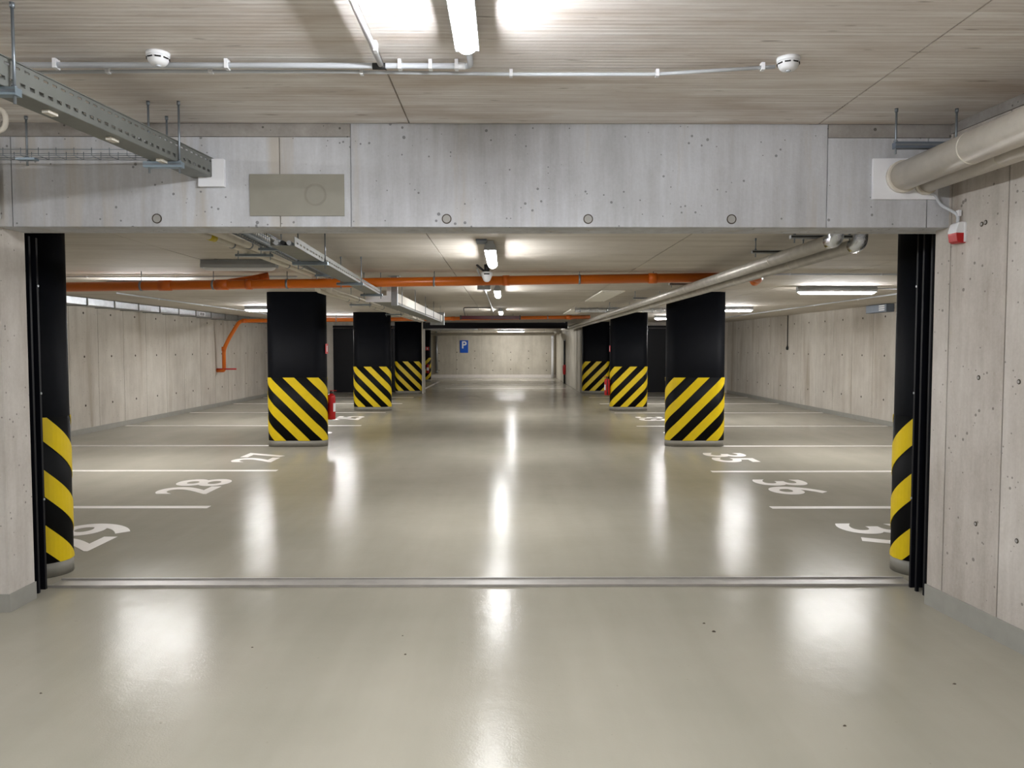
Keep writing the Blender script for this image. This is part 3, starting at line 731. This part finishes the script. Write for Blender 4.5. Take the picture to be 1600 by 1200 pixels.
for s in (-1, 1):
    m = MB()
    for a, b in ((0, 0.02), (0.032, 0.06)): m.box(s*0.075-0.0015, s*0.075+0.0015, 0, L, a, b)
    for k in range(int(L/0.1)): m.box(s*0.075-0.0015, s*0.075+0.0015, k*0.1, k*0.1+0.045, 0.02, 0.032)
    m.build('side_rail', 'tray_steel', t)
for k in range(3): MB().tube([(-0.04+0.04*k, 0, 0.02), (-0.04+0.04*k, L, 0.02)], 0.015, 8).build('cable', 'cable_black' if k % 2 else 'grey_plastic', t)
for y, l in ((5.75, 'just behind the lintel'), (7.6, 'beside the orange pipe'), (9.2, 'at its far sealed end')):
    x = DA.x + (DB.x-DA.x)*(y-DA.y)/(DB.y-DA.y)
    hanger('pale blue strut under the solid tray ' + l, [x+0.10, x-0.10], x-0.14, x+0.12, y, 2.236, ZB, h=0.025, rr=0.005)
t = thing('fire_seal_board', 'white seal frame where the solid tray meets the grey post', 'seal board', (-1.58, 9.53, 2.21))
MB().box(-0.16, 0.10, -0.02, 0.02, -0.05, 0.03).build('lower_strip', 'white_board', t); MB().box(0.10, 0.15, -0.02, 0.02, -0.05, 0.16).build('side_strip', 'white_board', t)
t = thing('hanging_post', 'grey steel post hanging from the ceiling at the sealed tray end', 'post', (-1.40, 9.62, 2.12))
MB().cbox(-0.04, 0.04, -0.02, 0.02, 0, 0.36, 0.004).build('channel', 'galvanised', t); MB().box(-0.07, 0.07, -0.05, 0.05, 0.362, 0.37).build('head_plate', 'galvanised', t)
t = thing('cable_duct', 'pale boxed cable duct continuing left of the aisle behind the grey post', 'duct', (-1.56, 9.66, 2.165)); L = 7.6
for k in range(6):
    MB().cbox(-0.12, 0.12, k*L/6+0.004, (k+1)*L/6-0.004, 0.03, 0.15, 0.004).build('board_segment', 'white_pipe', t)
MB().box(-0.11, 0.11, 0, L, 0.0, 0.03).build('perforated_floor', 'tray_steel', t)
for k in range(5):
    for x in (-0.14, 0.14): MB().tube([(x, 0.8+k*1.5, 0), (x, 0.8+k*1.5, ZB-2.166)], 0.005, 6).build('rod', 'rod_steel', t)
MB().cbox(-0.16, 0.16, L, L+0.05, -0.06, 0.22, 0.006).build('end_plate', 'galvanised', t)
# ------------------------------------------------------------------ foil pipes right of the aisle
def foil_pipe(label, x, r, z):
    t = thing('foil_pipe', label, 'pipe', (x, 5.12, z), 'foil lagged pipes over the right of the aisle')
    MB().tube([(0, 0.06, 0), (0, 25.2, 0)], r, 20).build('jacket', 'insulation_foil', t)
    MB().tube(fillet([(0, 0.10, 0), (0, 0.0, 0), (0, 0.0, 0.10)], 0.07, 8), r+0.002, 20).build('elbow', 'bright_foil', t)
    for k in range(16): MB().tube([(0, 1.2+k*1.5, 0), (0, 1.215+k*1.5, 0)], r+0.0015, 20).build('tape_seam', 'insulation_beige', t)
    return t
foil_pipe('silver foil lagged pipe right of the aisle, inner one of the pair', 2.185, 0.048, 2.316)
foil_pipe('silver foil lagged pipe right of the aisle, outer one of the pair', 2.345, 0.046, 2.286)
for y, l in ((5.45, 'nearest the lintel'), (6.3, 'second from the lintel'), (9.5, 'beside the orange pipe'), (12.2, 'fourth from the lintel'), (15.2, 'near the silver spiral duct')):
    hanger('strut bracket over the foil pipes, ' + l, [2.03, 2.42], 2.00, 2.44, y, 2.392, ZB, h=0.025, rr=0.005, mat='galvanised')
# spiral duct and ceiling boards
t = thing('spiral_duct', 'short silver spiral duct across the ceiling beside the foil pipes', 'duct', (1.5, 17.0, 2.425))
MB().tube([(0, 0, 0), (3.0, 0, 0)], 0.05, 20).build('tube', 'bright_foil', t)
for k in range(15): MB().tube([(0.1+k*0.2, 0, 0), (0.112+k*0.2, 0, 0)], 0.053, 20).build('seam', 'galvanised', t)
for k in range(4): MB().tube([(0.02+k*0.75, 0, 0.05), (0.02+k*0.75, 0, ZB-2.425)], 0.006, 6).build('rod', 'rod_steel', t)
for y0, y1, l in ((12.0, 14.6, 'nearer'), (17.8, 20.2, 'farther')):
    t = thing('ceiling_board', 'pale board strip screwed to the ceiling right of the aisle, %s one' % l, 'board', (1.66, y0, ZB))
    MB().cbox(-0.18, 0.18, 0, y1-y0, -0.02, 0, 0.003).build('board', 'ceiling_board', t)
    for y in (0.15, y1-y0-0.15):
        for x in (-0.13, 0.13): disc((x, y, -0.021), 0.01, 'Z', 8).build('screw', 'rod_steel', t)

# ------------------------------------------------------------------ ducts, boxes and cables on the hall walls
t = thing('wall_duct', 'galvanised sheet duct along the top of the left wall', 'duct', (-7.65, 9.0, 2.355))
ys_ = [9.0+0.955*k for k in range(17)]
for k, y in enumerate(ys_):
    y -= 9.0
    MB().cbox(-0.19, 0.18, y+0.012, y+0.943, 0.0, 0.125, 0.004).build('duct_section', 'galvanised', t)
    MB().box(-0.195, 0.195, y-0.012, y+0.012, -0.012, 0.134).build('flange', 'tray_steel', t)
g = MB().box(0.18, 0.19, 9.75, 10.1, 0.015, 0.11).build('grille', 'white_plastic', t)
for k in range(5): MB().box(0.19, 0.193, 9.79+k*0.056, 9.82+k*0.056, 0.03, 0.095).build('louvre', 'slot_dark', g)
t = thing('wall_box', 'blue grey equipment box high on the right wall beside the gate column', 'box', (7.78, 15.85, 2.32))
MB().cbox(-0.16, 0.0, -0.42, 0.46, 0, 0.16, 0.006).build('body', 'wall_box', t)
for k in range(3): MB().box(-0.165, -0.16, -0.35, -0.12, 0.03+k*0.042, 0.055+k*0.042).build('louvre', 'white_plastic', t)
conduit('wall_cable', 'thin cable hanging down the right wall to a small switch', 'cable', [(7.77, 21.25, 2.49), (7.77, 21.25, 1.62)], 0.012, 'cable_black')
t = thing('pull_switch', 'small dark switch at the end of the right wall cable', 'switch', (7.77, 21.25, 1.58)); MB().lathe([(0, 0.06), (0.03, 0.05), (0.045, 0.0), (0.03, -0.045), (0, -0.05)], (0, 0, 0), 12).build('knob', 'cable_black', t); MB().lathe([(0.016, 0.05), (0.016, 0.09)], (0, 0, 0), 10).build('gland', 'cable_black', t)
conduit('conduit', 'thin conduit across the ceiling of the right bays in front of the lamp', 'conduit', [(3.2, 9.25, ZB-0.012), (7.7, 9.25, ZB-0.012)], 0.010, 'grey_plastic', [(x, 9.25, ZB-0.012) for x in (3.4, 4.5, 5.4, 6.6)])
conduit('conduit', 'thin conduit running from the right lamp to the right wall', 'conduit', [(5.40, 11.2, ZB-0.03), (7.72, 11.9, ZB-0.03)], 0.010, 'grey_plastic')
conduit('conduit', 'thin conduit along the ceiling beside the right wall', 'conduit', [(6.4, 12.5, ZB-0.012), (6.4, 25.5, ZB-0.012)], 0.012, 'grey_plastic', [(6.4, 14+k*2.0, ZB-0.012) for k in range(5)])
conduit('conduit', 'thin conduit across the ceiling of the left bays above the orange pipe', 'conduit', [(-7.7, 9.6, ZB-0.012), (-2.6, 9.6, ZB-0.012)], 0.010, 'grey_plastic', [(x, 9.6, ZB-0.012) for x in (-6.4, -5.2, -4.1)])
conduit('conduit', 'thin conduit along the ceiling above the left wall duct', 'conduit', [(-6.3, 12.5, ZB-0.012), (-6.3, 25.5, ZB-0.012)], 0.012, 'grey_plastic', [(-6.3, 14+k*2.0, ZB-0.012) for k in range(5)])

# ------------------------------------------------------------------ small things over the aisle
t = thing('dome_sensor', 'white dome sensor on a black bracket hanging in front of the orange pipe', 'sensor', (-0.215, 8.3, ZB))
MB().lathe([(0.0, -0.075), (0.035, -0.075), (0.062, -0.085), (0.062, -0.115), (0.052, -0.135), (0.035, -0.172), (0.018, -0.185), (0.0, -0.187)], (0, 0, 0), 24).build('dome', 'white_plastic', t)
MB().lathe([(0.0, 0.0), (0.03, 0.0), (0.03, -0.08), (0.0, -0.08)], (0, 0, 0), 12).build('stem', 'cable_black', t)
MB().tube(fillet([(-0.03, 0, -0.07), (-0.09, 0, -0.02), (-0.11, 0, 0.0)], 0.03), 0.012, 8).build('cable', 'cable_black', t)
MB().box(-0.03, 0.03, -0.064, -0.058, -0.112, -0.098).build('window', 'slot_dark', t)
t = thing('ceiling_plate', 'small blue grey plate on the ceiling just behind the lintel', 'plate', (-0.21, 6.45, ZB)); MB().cbox(-0.045, 0.045, -0.11, 0.09, -0.018, 0, 0.003).build('plate', 'wall_box', t)
for x in (-0.03, 0.03): disc((x, -0.05, -0.0185), 0.006, 'Z', 8).build('screw', 'rod_steel', t)
t = thing('junction_box', 'flat grey junction box beside the second aisle lamp', 'box', (-0.30, 11.0, ZB)); MB().cbox(-0.12, 0.07, -0.06, 0.06, -0.07, 0, 0.006).build('body', 'grey_plastic', t); MB().cbox(-0.11, 0.06, -0.064, -0.06, -0.062, -0.01, 0.001).build('lid', 'lamp_housing', t)
t = thing('sign_bar', 'dark red bar lamp hanging across the aisle in front of the far gate', 'bar', (-0.435, 20.3, 2.39))
MB().cbox(-0.78, 0.78, -0.03, 0.03, -0.045, 0.045, 0.008).build('body', 'dark_red', t)
for x in (-0.8, 0.76): MB().cbox(x, x+0.04, -0.035, 0.035, -0.055, 0.055, 0.004).build('end_cap', 'cable_black', t)
for x in (-0.6, 0.6): MB().tube([(x, 0, 0.04), (x, 0, ZB-2.39)], 0.006, 6).build('rod', 'rod_steel', t)
conduit('bar_cable', 'thin dark cable looping down to the dark red bar', 'cable', [(-0.36, 17.0, ZB-0.012), (-0.95, 17.0, ZB-0.012), (-0.95, 17.0, 2.42), (-1.10, 20.2, 2.44)], 0.010, 'cable_black', fr=0.1)
conduit('conduit', 'conduit along the ceiling linking the aisle lamps', 'conduit', [(-0.33, 8.6, ZB-0.014), (-0.33, 20.0, ZB-0.014)], 0.010, 'grey_plastic', [(-0.33, 9.5+k*1.5, ZB-0.014) for k in range(6)])

# ------------------------------------------------------------------ fire extinguishers and signs
def extinguisher(label, loc, s=1.0, face=0.0):
    t = thing('fire_extinguisher', label, 'fire extinguisher', loc, 'fire extinguishers', face)
    MB().lathe([(0.0, 0.0), (0.062, 0.0), (0.070, 0.012), (0.070, 0.36), (0.062, 0.395), (0.035, 0.42), (0.02, 0.425), (0.0, 0.425)], (0, 0, 0), 22).build('cylinder', 'red_paint', t)
    MB().lathe([(0.018, 0.42), (0.022, 0.43), (0.022, 0.455), (0.015, 0.47), (0.0, 0.47)], (0, 0, 0), 12).build('valve', 'cable_black', t)
    MB().box(-0.012, 0.012, -0.09, 0.02, 0.468, 0.478).build('lever', 'red_paint', t); MB().box(-0.012, 0.012, -0.08, 0.02, 0.445, 0.453).build('handle', 'cable_black', t)
    MB().tube(fillet([(0.02, 0, 0.445), (0.09, 0.0, 0.44), (0.092, 0, 0.25), (0.08, 0, 0.10)], 0.05), 0.010, 8).build('hose', 'cable_black', t)
    MB().tube([(0.078, 0, 0.13), (0.074, 0, 0.02)], [0.012, 0.017], 8).build('nozzle', 'cable_black', t)
    m = MB(); vs = []; n = 8
    for i in range(n+1):
        a = math.radians(-140+100*i/n)
        vs += [(0.0712*math.cos(a), 0.0712*math.sin(a), 0.13), (0.0712*math.cos(a), 0.0712*math.sin(a), 0.27)]
    m.add(vs, [(2*i, 2*i+2, 2*i+3, 2*i+1) for i in range(n)], True); m.build('label_strip', 'white_plastic', t)
    MB().box(-0.02, 0.02, 0.066, 0.10, 0.30, 0.34).build('wall_bracket', 'cable_black', t)
    return t
extinguisher('red fire extinguisher on the side of the nearest left column', (-2.890, 12.62, 0.42), 1, -math.pi/2+math.pi)
extinguisher('red fire extinguisher on the inner side of the second right column', (2.55, 19.50, 0.39), 1, -math.pi/2)
extinguisher('tiny red fire extinguisher on the distant striped column', (-3.70, 35.90, 0.40), 1, 0.0)
def wsign(label, loc, sx, sz, mat, axis='X'):
    t = thing('extinguisher_sign', label, 'sign', loc, 'small red fire signs on columns')
    if axis == 'X': MB().cbox(-0.004, 0.004, -sx/2, sx/2, -sz/2, sz/2, 0.002).build('plate', mat, t); MB().box(-0.0055, 0.0055, -sx*0.16, sx*0.16, -sz*0.3, sz*0.3).build('symbol', 'white_plastic', t)
    else: MB().cbox(-sx/2, sx/2, -0.004, 0.004, -sz/2, sz/2, 0.002).build('plate', mat, t); MB().box(-sx*0.16, sx*0.16, -0.0055, 0.0055, -sz*0.3, sz*0.3).build('symbol', 'white_plastic', t)
wsign('small red sign on the side of the nearest left column', (-2.924, 12.50, 1.58), 0.16, 0.16, 'red_sign')
wsign('small red sign on the side of the second right column', (2.618, 19.54, 1.57), 0.16, 0.16, 'red_sign')
wsign('tiny red sign on the distant striped column', (-3.72, 35.99, 1.55), 0.16, 0.16, 'red_sign', 'Y')
# parking sign on the end wall
t = thing('parking_sign', 'blue parking sign with a white P on the end wall', 'sign', (-2.27, YF-0.035, 1.65))
MB().cbox(-0.22, 0.22, -0.012, 0.012, -0.33, 0.33, 0.006).build('plate', 'sign_blue', t)
me = text_mesh('P', 0.52, 0.012); o = link('letter', me, 'white_plastic', t); o.location = (0, -0.014, 0.07); o.rotation_euler = (math.pi/2, 0, 0)
# ------------------------------------------------------------------ passage behind the far gate
t = thing('standpipe', 'dark vertical standpipe with a red valve on the passage wall', 'pipe', (2.55, 34.0, 0))
MB().tube([(0, 0, 0), (0, 0, 1.9)], 0.045, 12).build('pipe', 'cable_black', t)
MB().lathe([(0.05, 0.40), (0.075, 0.44), (0.08, 0.62), (0.075, 0.80), (0.05, 0.84)], (0, 0, 0), 14).build('red_valve', 'red_paint', t)
MB().tube(fillet([(0, 0, 1.78), (0.0, 0.0, 1.92), (0.04, 0, 1.92)], 0.05), 0.04, 10).build('elbow', 'galvanised', t)
t = thing('downpipe', 'white downpipe in the right corner of the end wall', 'pipe', (2.42, 40.6, 0)); MB().tube([(0, 0, 0), (0, 0, 2.1)], 0.07, 14).build('pipe', 'white_plastic', t); MB().tube([(0, 0, 2.05), (0, 0, 2.2)], 0.085, 14).build('socket', 'white_plastic', t)
MB().tube(fillet([(0, 0, 2.15), (0, 0, 2.33), (0, -4.0, 2.36)], 0.12), 0.07, 14).build('branch', 'insulation_foil', t)
t = thing('service_pipe', 'pale service pipe across the ceiling near the end wall', 'pipe', (-4.6, 37.2, 2.24)); MB().tube([(0, 0, 0), (6.9, 0, 0.02)], 0.07, 14).build('pipe', 'white_pipe', t)
for k in range(7):
    MB().tube([(0.4+k*1.0, 0, 0.0), (0.4+k*1.0, 0, ZB-2.241)], 0.01, 6).build('rod', 'rod_steel', t)
t = thing('flexible_duct', 'crumpled silver flexible duct behind the far gate, left', 'duct', (-3.2, 30.0, 2.36))
pth = [(0.16*k, 0.0, 0.0) for k in range(14)]
MB().tube(pth, [0.075 if k % 2 else 0.092 for k in range(14)], 14).build('tube', 'bright_foil', t)
for k in range(3): MB().tube([(0.3+0.7*k, 0, 0.05), (0.3+0.7*k, 0, ZB-2.36)], 0.008, 6).build('rod', 'rod_steel', t)
t = thing('wall_pipe', 'grey vertical pipe on the end wall beside the distant column', 'pipe', (-3.72, YF-0.09, 0.25)); MB().tube([(0, 0, 0), (0, 0, 2.2)], 0.06, 12).build('pipe', 'galvanised', t); MB().tube([(0, 0, 0), (0, 0, 0.12)], 0.075, 12).build('socket', 'galvanised', t)

# ------------------------------------------------------------------ crumbs on the floor
def crumb(x, y, s, label):
    m = MB(); n = 7
    top = [(s*(0.6+0.5*random.random())*math.cos(2*math.pi*i/n), s*0.7*(0.6+0.5*random.random())*math.sin(2*math.pi*i/n)) for i in range(n)]
    m.add([(a, b, 0) for a, b in top] + [(a*0.5, b*0.5, s*0.35) for a, b in top], [(i, (i+1) % n, n+(i+1) % n, n+i) for i in range(n)] + [tuple(range(n)), tuple(range(n, 2*n))])
    o = m.build('floor_crumb', 'debris'); o.location = (x, y, 0); tag(o, label, 'debris', 'crumbs on the floor')
for x, y, s, l in ((1.165, 4.25, 0.017, 'largest dark crumb on the floor before the gate, right of the middle'), (1.145, 4.38, 0.011, 'smaller crumb just beyond the largest floor crumb'),
                   (1.43, 3.17, 0.011, 'dark crumb low on the floor, right of the middle'), (2.13, 3.57, 0.010, 'crumb on the floor nearest the right skirting'),
                   (-0.53, 3.94, 0.009, 'crumb on the floor before the gate, left of the lamp reflection'), (-0.58, 4.20, 0.007, 'tiny crumb farther back, left of the lamp reflection'),
                   (-1.36, 4.04, 0.008, 'crumb on the floor before the gate at the left'), (-2.16, 3.5, 0.008, 'crumb on the floor farthest left in the front bay')):
    crumb(x, y, s, l)
